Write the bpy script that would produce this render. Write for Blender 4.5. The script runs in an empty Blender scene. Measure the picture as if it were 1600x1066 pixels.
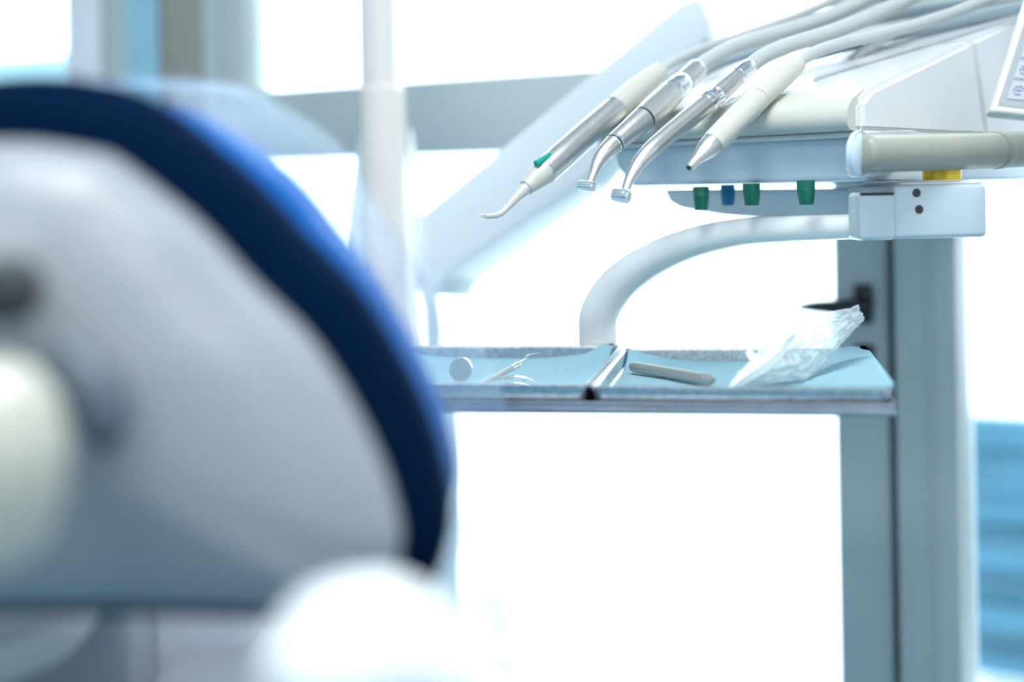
import bpy, bmesh, math, random
from mathutils import Vector, Matrix, noise
random.seed(4)
C = bpy.context.scene.collection
sc = bpy.context.scene

# ------------------------------------------------------------------ camera, sky, light, exposure
F = 2222.0            # focal length in pixels of the 1600 wide frame (50 mm)
EYE = 1.12            # camera height
HOR = 310.0           # eye level in the frame
ROLL = 0.017
CR, SR = math.cos(ROLL), math.sin(ROLL)
RV = Vector((CR, 0, SR)); UV = Vector((-SR, 0, CR)); FV = Vector((0, 1, 0))
RV = Vector((CR, 0, -SR)); UV = Vector((SR, 0, CR))
EYEV = Vector((0, 0, EYE))
def P(px, py, d):
    """a point seen at (px, py), at distance d into the room"""
    return EYEV + (RV * ((px - 800) / F) + UV * ((HOR - py) / F) + FV) * d
cam_d = bpy.data.cameras.new('camera'); cam = bpy.data.objects.new('camera', cam_d); C.objects.link(cam)
M = Matrix.Identity(4)
for i in range(3):
    M[i][0] = RV[i]; M[i][1] = UV[i]; M[i][2] = -FV[i]
M[2][3] = EYE
cam.matrix_world = M
cam_d.lens = 50; cam_d.sensor_width = 36
cam_d.lens = F * 36 / 1600
cam_d.shift_y = -(533 - HOR) / 1600
cam_d.clip_start = 0.02
cam_d.dof.use_dof = True
cam_d.dof.focus_distance = 1.165
cam_d.dof.aperture_fstop = 1.75
sc.camera = cam

w = bpy.data.worlds.new('sky'); sc.world = w; w.use_nodes = True
bg = w.node_tree.nodes['Background']
bg.inputs[0].default_value = (0.85, 0.985, 1.06, 1); bg.inputs[1].default_value = 4.2
sc.view_settings.view_transform = 'Standard'; sc.view_settings.look = 'None'
sc.view_settings.exposure = 0.0; sc.view_settings.gamma = 1.0; sc.view_settings.use_curve_mapping = False
sc.cycles.use_denoising = True
sc.cycles.max_bounces = 10; sc.cycles.transparent_max_bounces = 16
sc.cycles.caustics_reflective = False; sc.cycles.caustics_refractive = False

def area(name, loc, rot, sx, sy, power, col):
    l = bpy.data.lights.new(name, 'AREA'); l.shape = 'RECTANGLE'; l.size = sx; l.size_y = sy
    l.energy = power; l.color = col
    o = bpy.data.objects.new(name, l); o.location = loc; o.rotation_euler = rot; C.objects.link(o); return o
FILL_POWER = 23  # fill lights added under the ceiling, no such lamps in view
for lx, ly in ((-0.9, -1.3), (0.9, -1.0), (0.0, 0.35)):
    area('added_fill_light', (lx, ly, 2.56), (0, 0, 0), 0.9, 0.5, FILL_POWER * (1.6 if ly > 0 else 1), (0.95, 0.98, 1.0))

# ------------------------------------------------------------------ materials
def mat(name, col, rough=0.5, metal=0.0, coat=0.0, bump=0.0, bscale=60, spec=0.5, var=0.0, vscale=8, stretch=None, sheen=0):
    m = bpy.data.materials.new(name); m.use_nodes = True
    nt = m.node_tree; b = nt.nodes['Principled BSDF']
    b.inputs['Base Color'].default_value = (*col, 1)
    b.inputs['Roughness'].default_value = rough; b.inputs['Metallic'].default_value = metal
    b.inputs['Coat Weight'].default_value = coat; b.inputs['Specular IOR Level'].default_value = spec
    b.inputs['Coat Roughness'].default_value = 0.08
    tc = nt.nodes.new('ShaderNodeTexCoord'); mp = nt.nodes.new('ShaderNodeMapping')
    nt.links.new(tc.outputs['Object'], mp.inputs[0])
    if stretch: mp.inputs['Scale'].default_value = stretch
    if bump:
        n = nt.nodes.new('ShaderNodeTexNoise'); n.inputs['Scale'].default_value = bscale; n.inputs['Detail'].default_value = 4
        bp = nt.nodes.new('ShaderNodeBump'); bp.inputs['Strength'].default_value = bump; bp.inputs['Distance'].default_value = 0.002
        nt.links.new(mp.outputs[0], n.inputs[0]); nt.links.new(n.outputs[0], bp.inputs['Height'])
        nt.links.new(bp.outputs[0], b.inputs['Normal'])
    if True:
        v = var or 0.02
        n2 = nt.nodes.new('ShaderNodeTexNoise'); n2.inputs['Scale'].default_value = vscale; n2.inputs['Detail'].default_value = 5
        cr = nt.nodes.new('ShaderNodeValToRGB')
        cr.color_ramp.elements[0].position = 0.35; cr.color_ramp.elements[1].position = 0.65
        cr.color_ramp.elements[0].color = (*[c * (1 - v) for c in col], 1)
        cr.color_ramp.elements[1].color = (*[min(1, c * (1 + v)) for c in col], 1)
        nt.links.new(mp.outputs[0], n2.inputs[0]); nt.links.new(n2.outputs[0], cr.inputs[0])
        nt.links.new(cr.outputs[0], b.inputs['Base Color'])
    return m
def film_mat(name, col, opac, rough=0.2, bump=0.0, bscale=30, transl=0.5):
    m = bpy.data.materials.new(name); m.use_nodes = True; nt = m.node_tree
    b = nt.nodes['Principled BSDF']; out = nt.nodes['Material Output']
    b.inputs['Base Color'].default_value = (*col, 1); b.inputs['Roughness'].default_value = rough
    tr = nt.nodes.new('ShaderNodeBsdfTransparent'); tl = nt.nodes.new('ShaderNodeBsdfTranslucent')
    tl.inputs[0].default_value = (*col, 1)
    m1 = nt.nodes.new('ShaderNodeMixShader'); m1.inputs[0].default_value = transl
    m2 = nt.nodes.new('ShaderNodeMixShader')
    nt.links.new(b.outputs[0], m1.inputs[1]); nt.links.new(tl.outputs[0], m1.inputs[2])
    nt.links.new(tr.outputs[0], m2.inputs[1]); nt.links.new(m1.outputs[0], m2.inputs[2])
    n = nt.nodes.new('ShaderNodeTexNoise'); n.inputs['Scale'].default_value = bscale; n.inputs['Detail'].default_value = 4
    tc = nt.nodes.new('ShaderNodeTexCoord'); nt.links.new(tc.outputs['Object'], n.inputs[0])
    mr = nt.nodes.new('ShaderNodeMapRange'); mr.inputs[1].default_value = .35; mr.inputs[2].default_value = .65
    mr.inputs[3].default_value = opac * 0.75; mr.inputs[4].default_value = min(1, opac * 1.25)
    nt.links.new(n.outputs[0], mr.inputs[0]); nt.links.new(mr.outputs[0], m2.inputs[0])
    if bump:
        bp = nt.nodes.new('ShaderNodeBump'); bp.inputs['Strength'].default_value = bump; bp.inputs['Distance'].default_value = .004
        nt.links.new(n.outputs[0], bp.inputs['Height']); nt.links.new(bp.outputs[0], b.inputs['Normal'])
    nt.links.new(m2.outputs[0], out.inputs['Surface'])
    return m
def glass_mat(name, tint=(0.97, 1, 1)):
    m = bpy.data.materials.new(name); m.use_nodes = True; nt = m.node_tree
    out = nt.nodes['Material Output']; nt.nodes.remove(nt.nodes['Principled BSDF'])
    tr = nt.nodes.new('ShaderNodeBsdfTransparent'); tr.inputs[0].default_value = (*tint, 1)
    gl = nt.nodes.new('ShaderNodeBsdfGlossy'); gl.inputs['Roughness'].default_value = 0.02
    fr = nt.nodes.new('ShaderNodeFresnel'); fr.inputs[0].default_value = 1.2
    mx = nt.nodes.new('ShaderNodeMixShader')
    nt.links.new(fr.outputs[0], mx.inputs[0]); nt.links.new(tr.outputs[0], mx.inputs[1]); nt.links.new(gl.outputs[0], mx.inputs[2])
    nt.links.new(mx.outputs[0], out.inputs['Surface'])
    return m

WHITE = mat('white_plastic', (0.72, 0.735, 0.745), 0.24, coat=0.4)
WHITE_WARM = mat('warm_white_enamel', (0.70, 0.655, 0.62), 0.2, coat=0.5)
ARMW = mat('arm_enamel', (0.66, 0.735, 0.78), 0.3, coat=0.2)
LOWER = mat('housing_plastic', (0.60, 0.72, 0.80), 0.3, coat=0.2)
BLOCKM = mat('pivot_plastic', (0.50, 0.59, 0.64), 0.25, coat=0.3)
TUBEW = mat('tube_enamel', (0.86, 0.88, 0.87), 0.18, coat=0.5)
CREAM = mat('cream_silicone', (0.57, 0.58, 0.52), 0.3, coat=0.5)
BARM = mat('bar_plastic', (0.31, 0.32, 0.27), 0.35)
IVORY = mat('ivory_plastic', (0.52, 0.515, 0.465), 0.35)
STEEL = mat('brushed_steel', (0.66, 0.645, 0.63), 0.33, metal=1, var=0.04, vscale=300)
CHROME = mat('chrome', (0.85, 0.86, 0.88), 0.2, metal=1)
TRAYM = mat('tray_steel', (0.54, 0.58, 0.60), 0.32, metal=1, bump=0.07, bscale=500, var=0.18, vscale=260)
SHELFM = mat('shelf_steel', (0.33, 0.37, 0.42), 0.35, metal=1, var=0.1, vscale=40)
DARK = mat('dark_rubber', (0.02, 0.025, 0.03), 0.5)
LINER = mat('liner_paper', (0.52, 0.86, 1.0), 0.8, bump=0.2, bscale=90)
HOSE = mat('hose_rubber', (0.41, 0.45, 0.45), 0.4)
HOSEB = mat('hose_back_rubber', (0.24, 0.32, 0.37), 0.4)
GREEN = mat('green_plastic', (0.0, 0.13, 0.085), 0.35)
BLUEP = mat('blue_plastic', (0.0, 0.15, 0.32), 0.35)
YELLOW = mat('yellow_plastic', (0.85, 0.62, 0.01), 0.35)
TEAL = mat('teal_button', (0.0, 0.30, 0.26), 0.35)
NAVY = mat('navy_vinyl', (0.0003, 0.007, 0.026), 0.8, bump=0.1, bscale=200, spec=0.02)
NAVY_LIT = mat('navy_vinyl_lit', (0.002, 0.09, 0.34), 0.7, bump=0.1, bscale=200, spec=0.1)  # navy vinyl again, with window light on its side put into the colour
SHELLM = mat('shell_plastic', (0.26, 0.28, 0.30), 0.38)
MATTE = mat('matt_steel', (0.50, 0.50, 0.48), 0.45, metal=1, bump=.1, bscale=400)
FRAME = mat('frame_aluminium', (0.43, 0.49, 0.50), 0.45)
BROWN = mat('blind_fabric', (0.18, 0.18, 0.16), 0.7)
WALL = mat('wall_paint', (0.85, 0.86, 0.86), 0.7, bump=0.05)
FLOORM = mat('floor_vinyl', (0.10, 0.26, 0.38), 0.4)
BLACK = mat('black_handle', (0.01, 0.014, 0.02), 0.35)
PANELG = mat('panel_grey', (0.32, 0.36, 0.38), 0.4)
PANELW = mat('panel_white', (0.62, 0.60, 0.55), 0.4)
BUTTON = mat('button_white', (0.44, 0.46, 0.48), 0.4)
ICON = mat('icon_blue', (0.22, 0.30, 0.48), 0.5)
STONE = mat('terrace_stone', (0.86, 0.88, 0.88), 0.8, var=0.04)
BLUEW = mat('blue_boards', (0.055, 0.17, 0.26), 0.7, var=0.35, vscale=3, stretch=(0.4, 0.4, 4))
PALEB = mat('pale_facade', (0.24, 0.38, 0.44), 0.8)
GLASS = glass_mat('window_glass')
FILM = film_mat('clear_film', (0.55, 0.74, 0.95), 0.30, rough=0.25, bump=0.6, bscale=14)
BAGM = film_mat('bag_film', (0.80, 0.88, 0.90), 0.60, rough=0.12, bump=1.0, bscale=70, transl=0.25)
PAPERW = mat('white_paper', (0.93, 0.96, 0.97), 0.7)
CREAMSH = mat('cream_shell', (0.48, 0.47, 0.40), 0.3, coat=0.3)

# ------------------------------------------------------------------ helpers
def catmull(pts, n=12):
    pts = [Vector(p) for p in pts]
    if len(pts) < 3: 
        return [pts[0].lerp(pts[1], i / n) for i in range(n + 1)]
    ext = [pts[0] * 2 - pts[1]] + pts + [pts[-1] * 2 - pts[-2]]
    out = []
    for i in range(1, len(ext) - 2):
        p0, p1, p2, p3 = ext[i-1], ext[i], ext[i+1], ext[i+2]
        for k in range(n):
            t = k / n
            out.append(0.5 * ((2*p1) + (p2-p0)*t + (2*p0-5*p1+4*p2-p3)*t*t + (3*p1-p0-3*p2+p3)*t**3))
    out.append(pts[-1]); return out
class Path:
    def __init__(s, pts, smooth=True):
        s.p = catmull(pts, 16) if smooth else [Vector(p) for p in pts]
        s.c = [0.0]
        for a, b in zip(s.p, s.p[1:]): s.c.append(s.c[-1] + (b-a).length)
        s.L = s.c[-1]
    def at(s, d):
        d = max(0, min(s.L, d))
        for i in range(len(s.p) - 1):
            if d <= s.c[i+1] or i == len(s.p) - 2:
                seg = s.c[i+1] - s.c[i]; t = (d - s.c[i]) / seg if seg > 1e-9 else 0
                return s.p[i].lerp(s.p[i+1], t)
    def near(s, q):
        best = min(range(len(s.p)), key=lambda i: (s.p[i] - Vector(q)).length)
        return s.c[best]
def finish(name, bm, m, parent=None, angle=35, local=True):
    bmesh.ops.recalc_face_normals(bm, faces=bm.faces)
    me = bpy.data.meshes.new(name); bm.to_mesh(me); bm.free()
    for p in me.polygons: p.use_smooth = True
    try: me.set_sharp_from_angle(angle=math.radians(angle))
    except Exception: pass
    ms = m if isinstance(m, (list, tuple)) else [m]
    for x in ms: me.materials.append(x)
    o = bpy.data.objects.new(name, me); C.objects.link(o)
    if parent is not None:
        wl = Vector((0, 0, 0)); q = parent
        while q is not None: wl += Vector(q.location); q = q.parent
        me.transform(Matrix.Translation(-wl))
        o.parent = parent
    else:
        c = sum((v.co for v in me.vertices), Vector()) / len(me.vertices)
        c.z = min(v.co.z for v in me.vertices)
        me.transform(Matrix.Translation(-c)); o.location = c
    return o
def thing(name, label, cat, loc, group=None):
    o = bpy.data.objects.new(name, None); C.objects.link(o); o.location = loc; o.empty_display_size = .05
    o['label'] = label; o['category'] = cat
    if group: o['group'] = group
    return o
def tag(o, label, cat, group=None, kind=None):
    o['label'] = label; o['category'] = cat
    if group: o['group'] = group
    if kind: o['kind'] = kind
    return o
def struct(o): o['kind'] = 'structure'; return o
def ring_frame(t, ref):
    t = t.normalized(); n = ref - t * ref.dot(t)
    if n.length < 1e-6: n = t.orthogonal()
    n.normalize(); return n, t.cross(n)
def tube(bm, path, prof, seg=32, cap=True, sq=1.0, ref=Vector((0, 0, 1)), lobes=0, lobe_amp=0):
    """prof: list of (distance, radius); steps allowed. sq squashes across ref."""
    if not isinstance(path, Path): path = Path(path)
    # refine profile for curvature
    pr = []
    for (s0, r0), (s1, r1) in zip(prof, prof[1:]):
        n = max(1, int((s1 - s0) / 0.004)) if s1 > s0 else 1
        n = min(n, 60)
        for k in range(n):
            t = k / n; pr.append((s0 + (s1-s0)*t, r0 + (r1-r0)*t))
    pr.append(prof[-1])
    rings = []; n = None
    for s, r in pr:
        c = path.at(s); e = 0.0012
        t = path.at(s + e) - path.at(s - e)
        if t.length < 1e-9: t = Vector((0, 0, 1))
        n, b = ring_frame(t, n if n is not None else ref)
        ring = []
        for k in range(seg):
            a = 2*math.pi*k/seg; rr = r * (1 + lobe_amp*math.cos(lobes*a)) if lobes else r
            ring.append(bm.verts.new(c + n*math.cos(a)*rr + b*math.sin(a)*rr*sq))
        rings.append(ring)
    for r0, r1 in zip(rings, rings[1:]):
        for k in range(seg):
            bm.faces.new((r0[k], r0[(k+1) % seg], r1[(k+1) % seg], r1[k]))
    if cap:
        bm.faces.new(rings[0][::-1]); bm.faces.new(rings[-1])
    return bm
def utube(pts, radii, **kw):
    """smooth tube through pts with a radius at each point"""
    bm = bmesh.new(); p = Path(pts)
    ds = [p.c[min(i*16, len(p.c)-1)] for i in range(len(pts))] if len(pts) > 2 else [0, p.L]
    tube(bm, p, list(zip(ds, radii)), **kw); return bm
def rounded_caps(prof, k=4):
    """round both ends of a profile"""
    (s0, r0), (s1, r1) = prof[0], prof[-1]
    a = [(s0 + r0*0.35*(1-math.cos(i/k*math.pi/2)), r0*math.sin(i/k*math.pi/2)*0.999 + 1e-5) for i in range(k)]
    b = [(s1 - r1*0.35*(1-math.cos(i/k*math.pi/2)), r1*math.sin(i/k*math.pi/2)*0.999 + 1e-5) for i in range(k)][::-1]
    return a + [(s0 + r0*0.35, r0)] + prof[1:-1] + [(s1 - r1*0.35, r1)] + b
def prism(outline, ext, bevel=0.0, seg=3, bm=None):
    """outline: list of world points, ext: extrusion vector"""
    bm2 = bmesh.new()
    a = [bm2.verts.new(p) for p in outline]; b = [bm2.verts.new(Vector(p) + ext) for p in outline]
    n = len(a)
    bm2.faces.new(a); bm2.faces.new(b[::-1])
    for i in range(n): bm2.faces.new((a[i], b[i], b[(i+1) % n], a[(i+1) % n]))
    bmesh.ops.recalc_face_normals(bm2, faces=bm2.faces)
    if bevel:
        bmesh.ops.bevel(bm2, geom=list(bm2.edges), offset=bevel, segments=seg, affect='EDGES', profile=0.5, clamp_overlap=True)
    if bm is None: return bm2
    me = bpy.data.meshes.new('t'); bm2.to_mesh(me); bm2.free(); bm.from_mesh(me); bpy.data.meshes.remove(me); return bm
def obox(o, a, b, c, bevel=0.0, seg=3, bm=None):
    """box from corner o with edge vectors a, b, c"""
    o = Vector(o); return prism([o, o+a, o+a+b, o+b], c, bevel, seg, bm)
def smooth_poly(pts, n=6):
    """closed catmull through 2d points"""
    L = len(pts); out = []
    for i in range(L):
        p0, p1, p2, p3 = [Vector(pts[(i+k) % L]) for k in (-1, 0, 1, 2)]
        for k in range(n):
            t = k / n
            out.append(0.5*((2*p1)+(p2-p0)*t+(2*p0-5*p1+4*p2-p3)*t*t+(3*p1-p0-3*p2+p3)*t**3))
    return out

# ------------------------------------------------------------------ the setting: window wall, frame and room
W0 = Vector((0.443, 1.64, 0)); WT = Vector((-0.869, 0.495, 0)).normalized(); WN = Vector((0.495, 0.869, 0)).normalized()
def W(t, z, n=0): return W0 + WT*t + WN*n + Vector((0, 0, z))
def wbox(t0, t1, z0, z1, n0, n1, bevel=0.003, bm=None):
    return obox(W(t0, z0, n0), WT*(t1-t0), Vector((0, 0, z1-z0)), WN*(n1-n0), bevel, 2, bm)
TMIN, TMAX, NB, CEIL = -1.9, 2.9, -4.6, 2.7
struct(finish('floor', wbox(TMIN, TMAX, -0.1, 0, NB, 0.1, 0), FLOORM))
struct(finish('ceiling', wbox(TMIN, TMAX, CEIL, CEIL+.1, NB, 0.1, 0), WALL))
struct(finish('wall_right', wbox(TMIN-.1, TMIN, 0, CEIL, NB, 0.1, 0), WALL))
struct(finish('wall_left', wbox(TMAX, TMAX+.1, 0, CEIL, NB, 0.1, 0), WALL))
struct(finish('wall_back', wbox(TMIN, TMAX, 0, CEIL, NB-.1, NB, 0), WALL))
bm = wbox(TMIN, TMAX, 2.45, CEIL, -0.02, 0.1, 0); wbox(TMIN, -0.34, 0, 2.45, -0.02, 0.1, 0, bm); wbox(TMIN, TMAX, 0, 0.06, -0.02, 0.1, 0, bm)  # right-hand segment, out of view, added to cut window light on the console
struct(finish('wall_window', bm, WALL))
# door with its stile, rails, glass and handle
door = bpy.data.objects.new('door_1', None); C.objects.link(door); door.location = W(0.5, 0); struct(door)
bm = wbox(0.009, 0.072, 0.06, 2.45, -0.012, 0.045); finish('stile', bm, FRAME, door)
bm = wbox(0.955, 1.0, 0.06, 2.45, -0.012, 0.045); finish('stile', bm, FRAME, door)
ZR0, ZR1 = EYE + 0.062, EYE + 0.164
finish('rail', wbox(0.072, 0.955, ZR0, ZR1, -0.008, 0.04), FRAME, door)
finish('rail', wbox(0.072, 0.955, 0.06, 0.14, -0.008, 0.04), FRAME, door)
finish('glass', wbox(0.072, 0.955, 0.14, ZR0, 0.012, 0.018, 0), GLASS, door)
finish('glass', wbox(0.072, 0.955, ZR1, 2.45, 0.012, 0.018, 0), GLASS, door)
# handle: two rounded plates and a lever
hz = EYE - 0.130; ht = 0.036
dh = bmesh.new(); tube(dh, [W(ht, hz, -0.012), W(ht, hz, -0.024)], [(0, .012), (.012, .012)], 24)
pl = obox(W(ht-.011, hz-.022, -.012), WT*.022, Vector((0, 0, .046)), WN*-.010, .006, 3, dh)
H = finish('door_handle', dh, BLACK, door)
bm = utube([W(ht, hz, -0.022), W(ht, hz, -0.05), W(ht+.012, hz, -.058), W(ht+.045, hz, -.058), W(ht+.064, hz-.001, -.056)], [.010, .010, .0095, .007, .0035], seg=20)
finish('lever', bm, BLACK, H)
bm = obox(W(ht-.012, hz-.078, -.012), WT*.024, Vector((0, 0, .032)), WN*-.008, .007, 3)
finish('keyhole_plate', bm, BLACK, door)
# frame post between the door and the right window
bm = wbox(-0.072, -0.003, 0.06, 2.45, -0.03, 0.06, .004)
wbox(-0.045, -0.041, 0.06, 2.45, -0.033, -.029, 0.001, bm)
struct(finish('trim_1', bm, FRAME))
bm = wbox(-0.0025, 0.0085, 0.06, 2.45, 0.0, 0.04, 0); struct(finish('trim_2', bm, BROWN))
def window(name, t0, t1):
    r = bpy.data.objects.new(name, None); C.objects.link(r); r.location = W((t0+t1)/2, 0.06); struct(r)
    finish('glass', wbox(t0, t1, 0.10, 2.42, 0.016, 0.022, 0), GLASS, r)
    bm = wbox(t0, t1, 0.06, 0.10, -.02, .05, .003); wbox(t0, t1, 2.42, 2.45, -.02, .05, .003, bm)
    finish('window_frame', bm, FRAME, r); return r
window('window_1', -0.339, -0.075)
# posts to the left of the door
struct(finish('trim_3', wbox(1.002, 1.036, 0.06, 2.45, -0.012, 0.045), FRAME))
BR2 = mat('reveal_paint', (0.30, 0.29, 0.26), 0.7)
bm = wbox(1.0365, 1.125, 0.06, 2.45, -0.005, 0.015, .002); struct(finish('trim_4', bm, BR2))
struct(finish('trim_5', wbox(1.125, 1.130, 0.06, 2.45, -0.005, 0.012, .001), BROWN))
w2 = window('window_2', 1.131, 1.204)
finish('blind', wbox(1.132, 1.203, 0.10, 2.42, 0.0, 0.003, 0), mat('blind_cyan', (.30, .55, .66), .7), w2)
struct(finish('trim_6', wbox(1.205, 1.253, 0.06, 2.45, -0.005, 0.01), FRAME))
PALEF = mat('pale_frame', (0.75, 0.80, 0.84), 0.4)
struct(finish('trim_7', wbox(1.254, 1.325, 0.06, 2.45, -0.012, 0.01), PALEF))
window('window_3', 1.326, 2.9)

# outside
o = finish('terrace', wbox(-4, 6, -0.12, -0.02, 0.15, 14, 0), STONE); struct(o)
gw = P(1512, 648, 3.3)
def slabs():
    bm = bmesh.new(); top = gw.z; h = top/7
    for i in range(7):
        f = .02 if i % 2 else 0
        obox(Vector((gw.x, gw.y, h*i)) - WN*f, -WT*1.6, WN*.06, Vector((0, 0, h-.004)), .003, 2, bm)
    return bm
tag(finish('garden_wall', slabs(), BLUEW), 'low pale blue wall of horizontal boards outside the window at the right edge', 'wall')
bp_ = P(112, 70, 4.6)
tag(finish('building', obox((bp_.x, bp_.y, -.02), WT*3, Vector((0, 0, bp_.z)), WN*.3, .02, 2), PALEB),
    'blurred pale blue building outside the window at the left edge', 'building')

# unseen boxes added as housings above the fill lights
for i, (lx, ly) in enumerate(((-0.9, -1.3), (0.9, -1.0), (0.0, 0.35))):
    struct(finish('trim_%d' % (8+i), obox((lx-.5, ly-.3, 2.58), Vector((1, 0, 0)), Vector((0, .6, 0)), Vector((0, 0, .12)), .01, 2), PALEF))

# ------------------------------------------------------------------ equipment column with pole (behind the chair)
D = 1.66
base = P(600, 540, D); base.z = 0
col = thing('equipment_column', 'tall white pole on a flared pale column rising behind the navy chair', 'column', base)
r31 = 31/F*D
px0 = P(594, 150, D).x; py0 = D
ztop = P(594, -60, D).z; zs = P(594, 135, D).z
bm = bmesh.new(); tube(bm, [(px0, py0, zs-.02), (px0, py0, 2.3)], [(0, r31), (2.32-zs, r31)], 40); finish('pole', bm, WHITE_WARM, col)
zb = P(594, 560, D).z
bm = bmesh.new(); L = zs - zb
tube(bm, [(px0+.002, py0, zs), (px0+.008, py0, zb)], [(0, r31), (.004, 36/F*D), (L*.5, 38/F*D), (L*.8, 40/F*D), (L, 42/F*D)], 40)
finish('pole_sleeve', bm, WHITE_WARM, col)
# flared shroud on the left of the sleeve and slotted plate plus highlight sliver on the right
ol = [P(562, 200, D), P(553, 260, D), P(543, 350, D), P(533, 420, D), P(520, 560, D), P(655, 560, D), P(652, 470, D), P(640, 456, D), P(600, 452, D), P(600, 210, D)]
finish('shroud', prism(ol, Vector((0, .05, 0)), .006, 3), ARMW, col)
ol = [P(640, 195, D+.02), P(648, 232, D+.02), P(655, 330, D+.02), P(656, 420, D+.02), P(652, 462, D+.02), P(640, 458, D+.02), P(631, 330, D+.02)]
ol2 = [P(x, y, D+.03) for x, y in ((655, 330), (672, 336), (678, 415), (690, 520), (687, 560), (666, 560), (662, 480), (655, 455))]
finish('bracket_plate', prism(ol2, Vector((0, .03, 0)), .002, 3), ARMW, col)
HILITE = mat('highlight_white', (0.93, 0.96, 0.98), 0.15, coat=0.6)  # near-white piece that paints the highlight beside the pole
finish('highlight_sliver', prism(ol, Vector((0, .04, 0)), .004, 3), HILITE, col)
cz = P(600, 556, D).z
bm = obox((P(560, 0, D).x, D-.06, 0), Vector((P(703, 560, D).x - P(560, 560, D).x, 0, 0)), Vector((0, .16, 0)), Vector((0, 0, cz)), .006, 3)
finish('column_body', bm, LOWER, col)
bz = P(790, 1012, D-.06).z
bm = obox((P(520, 1010, D).x, D-.10, 0), Vector((P(792, 1010, D-.1).x - P(520, 1010, D).x, 0, 0)), Vector((0, .26, 0)), Vector((0, 0, bz)), .005, 3)
finish('plinth', bm, mat('plinth_plastic', (0.38, 0.52, 0.58), 0.4), col)

# balance arm running up behind the console
arm = thing('balance_arm', 'wide pale slanting arm rising from the white pole to behind the console', 'arm', P(690, 470, 1.52))
def PA(x, y): return P(x, y, 1.50 + (x-690)/450*0.16)
ol = [PA(662, 334), PA(700, 303), PA(1040, 22), PA(1068, 2), PA(1086, -4), PA(1094, -2), PA(1113, 38), PA(1106, 56), PA(912, 280), PA(700, 428), PA(690, 440), PA(678, 462), PA(672, 450), PA(666, 400)]
finish('arm_beam', prism(ol, Vector((0.034, .085, -.010)), .010, 5), ARMW, arm)
ol = [PA(700, 452), PA(712, 442), PA(706, 462), PA(693, 480)]
def PB(x, y): return P(x, y, 1.49)
bm = bmesh.new(); tube(bm, [P(686, 400, 1.515), P(686, 400, 1.63)], [(0, .012), (.115, .012)], 24); finish('pivot_pin', bm, FRAME, arm)

# ------------------------------------------------------------------ the delivery console
CA = Vector((-0.7246, 0.6891, 0)); CB = Vector((0.6891, 0.7246, 0)); C0 = Vector((0.277, 1.12, EYE))
def K(a, b, z): return C0 + CA*a + CB*b + Vector((0, 0, z))
con = thing('delivery_console', 'large white dental console carrying the four instruments', 'dental console', K(.13, .15, 0.005))
ol = [K(0.002, .012, .009), K(.246, .012, .009), K(.262, .012, .030), K(.265, .012, .046), K(0.002, .012, .046)]
finish('lower_housing', prism(ol, CB*.30, .005, 4), LOWER, con)
# thin flange between both housings
finish('flange', prism([K(-.004, .002, .044), K(.275, .002, .044), K(.275, .30, .044), K(-.004, .30, .044)], Vector((0, 0, .0045)), .002, 3), WHITE, con)
# upper shell: profile (b, z) lofted along a, tapering to the far tip
def shell(b0, b1, name, s0=0.0, s1=0.0):
    bm = bmesh.new()
    secs = [(0.0, 1.0), (.03, 1.0), (.10, 1.0), (.20, 1.0), (.265, .95), (.295, .75), (.312, .45)]
    rows = []
    nb = 12
    for a, s in secs:
        row = []
        zz = .048
        def top(b): return .048 + (.030 + (b)*(.080/.28))*s
        row.append((b0+s0, zz)); 
        for k in range(nb+1):
            b = b0 + (b1-b0)*k/nb
            z = top(b)
            if b0 < .01 and k == 0: z -= .006
            row.append((b, z))
        row.append((b1+s1, zz))
        rows.append([bm.verts.new(K(a, b + (1-s)*.02*(b < .1), z)) for b, z in row])
    for r0, r1 in zip(rows, rows[1:]):
        n = len(r0)
        for k in range(n): bm.faces.new((r0[k], r1[k], r1[(k+1) % n], r0[(k+1) % n]))
    bm.faces.new(rows[0]); bm.faces.new(rows[-1][::-1])
    bmesh.ops.recalc_face_normals(bm, faces=bm.faces)
    es = [e for e in bm.edges if len(e.link_faces) == 2 and e.calc_face_angle(0) > .6]
    bmesh.ops.bevel(bm, geom=es, offset=.0045, segments=4, affect='EDGES', clamp_overlap=True)
    return finish(name, bm, WHITE, con, angle=40)
shell(0.0, .195, 'upper_shell', 0, .024)
shell(.1965, .44, 'rear_shell', .024, 0)
# raised wedge along the near side, giving the body its shoulder line
ol = [K(-.006, .03, .048), K(-.006, .19, .048), K(-.006, .19, .100), K(-.006, .03, .056)]
# silicone rest with scalloped saddles for the instruments
bm = bmesh.new(); rows = []
saddles = [.262, .20, .150, .108]
NA = 90
for i in range(NA+1):
    a = .006 + (.300-.006)*i/NA
    dip = sum(math.exp(-((a-s)/.011)**2) for s in saddles); dip = min(dip, 1)
    taper = max(0.0, min(1, (.302-a)/.03))**.5
    prof = [(.010, .0485), (-.009, .0495), (-.013, .054), (-.0135, .062 - .004*dip), (-.010, .069 - .006*dip), (-.004, .0745 - .007*dip), (.004, .0785 - .006*dip), (.014, .0835 - .005*dip), (.016, .06)]
    rows.append([bm.verts.new(K(a, b*(.4+.6*taper) + .006*(1-taper), .048 + (z-.048)*(.35+.65*taper))) for b, z in prof])
for r0, r1 in zip(rows, rows[1:]):
    n = len(r0)
    for k in range(n): bm.faces.new((r0[k], r1[k], r1[(k+1) % n], r0[(k+1) % n]))
bm.faces.new(rows[0]); bm.faces.new(rows[-1][::-1])
finish('instrument_rest', bm, CREAM, con, angle=50)
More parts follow.
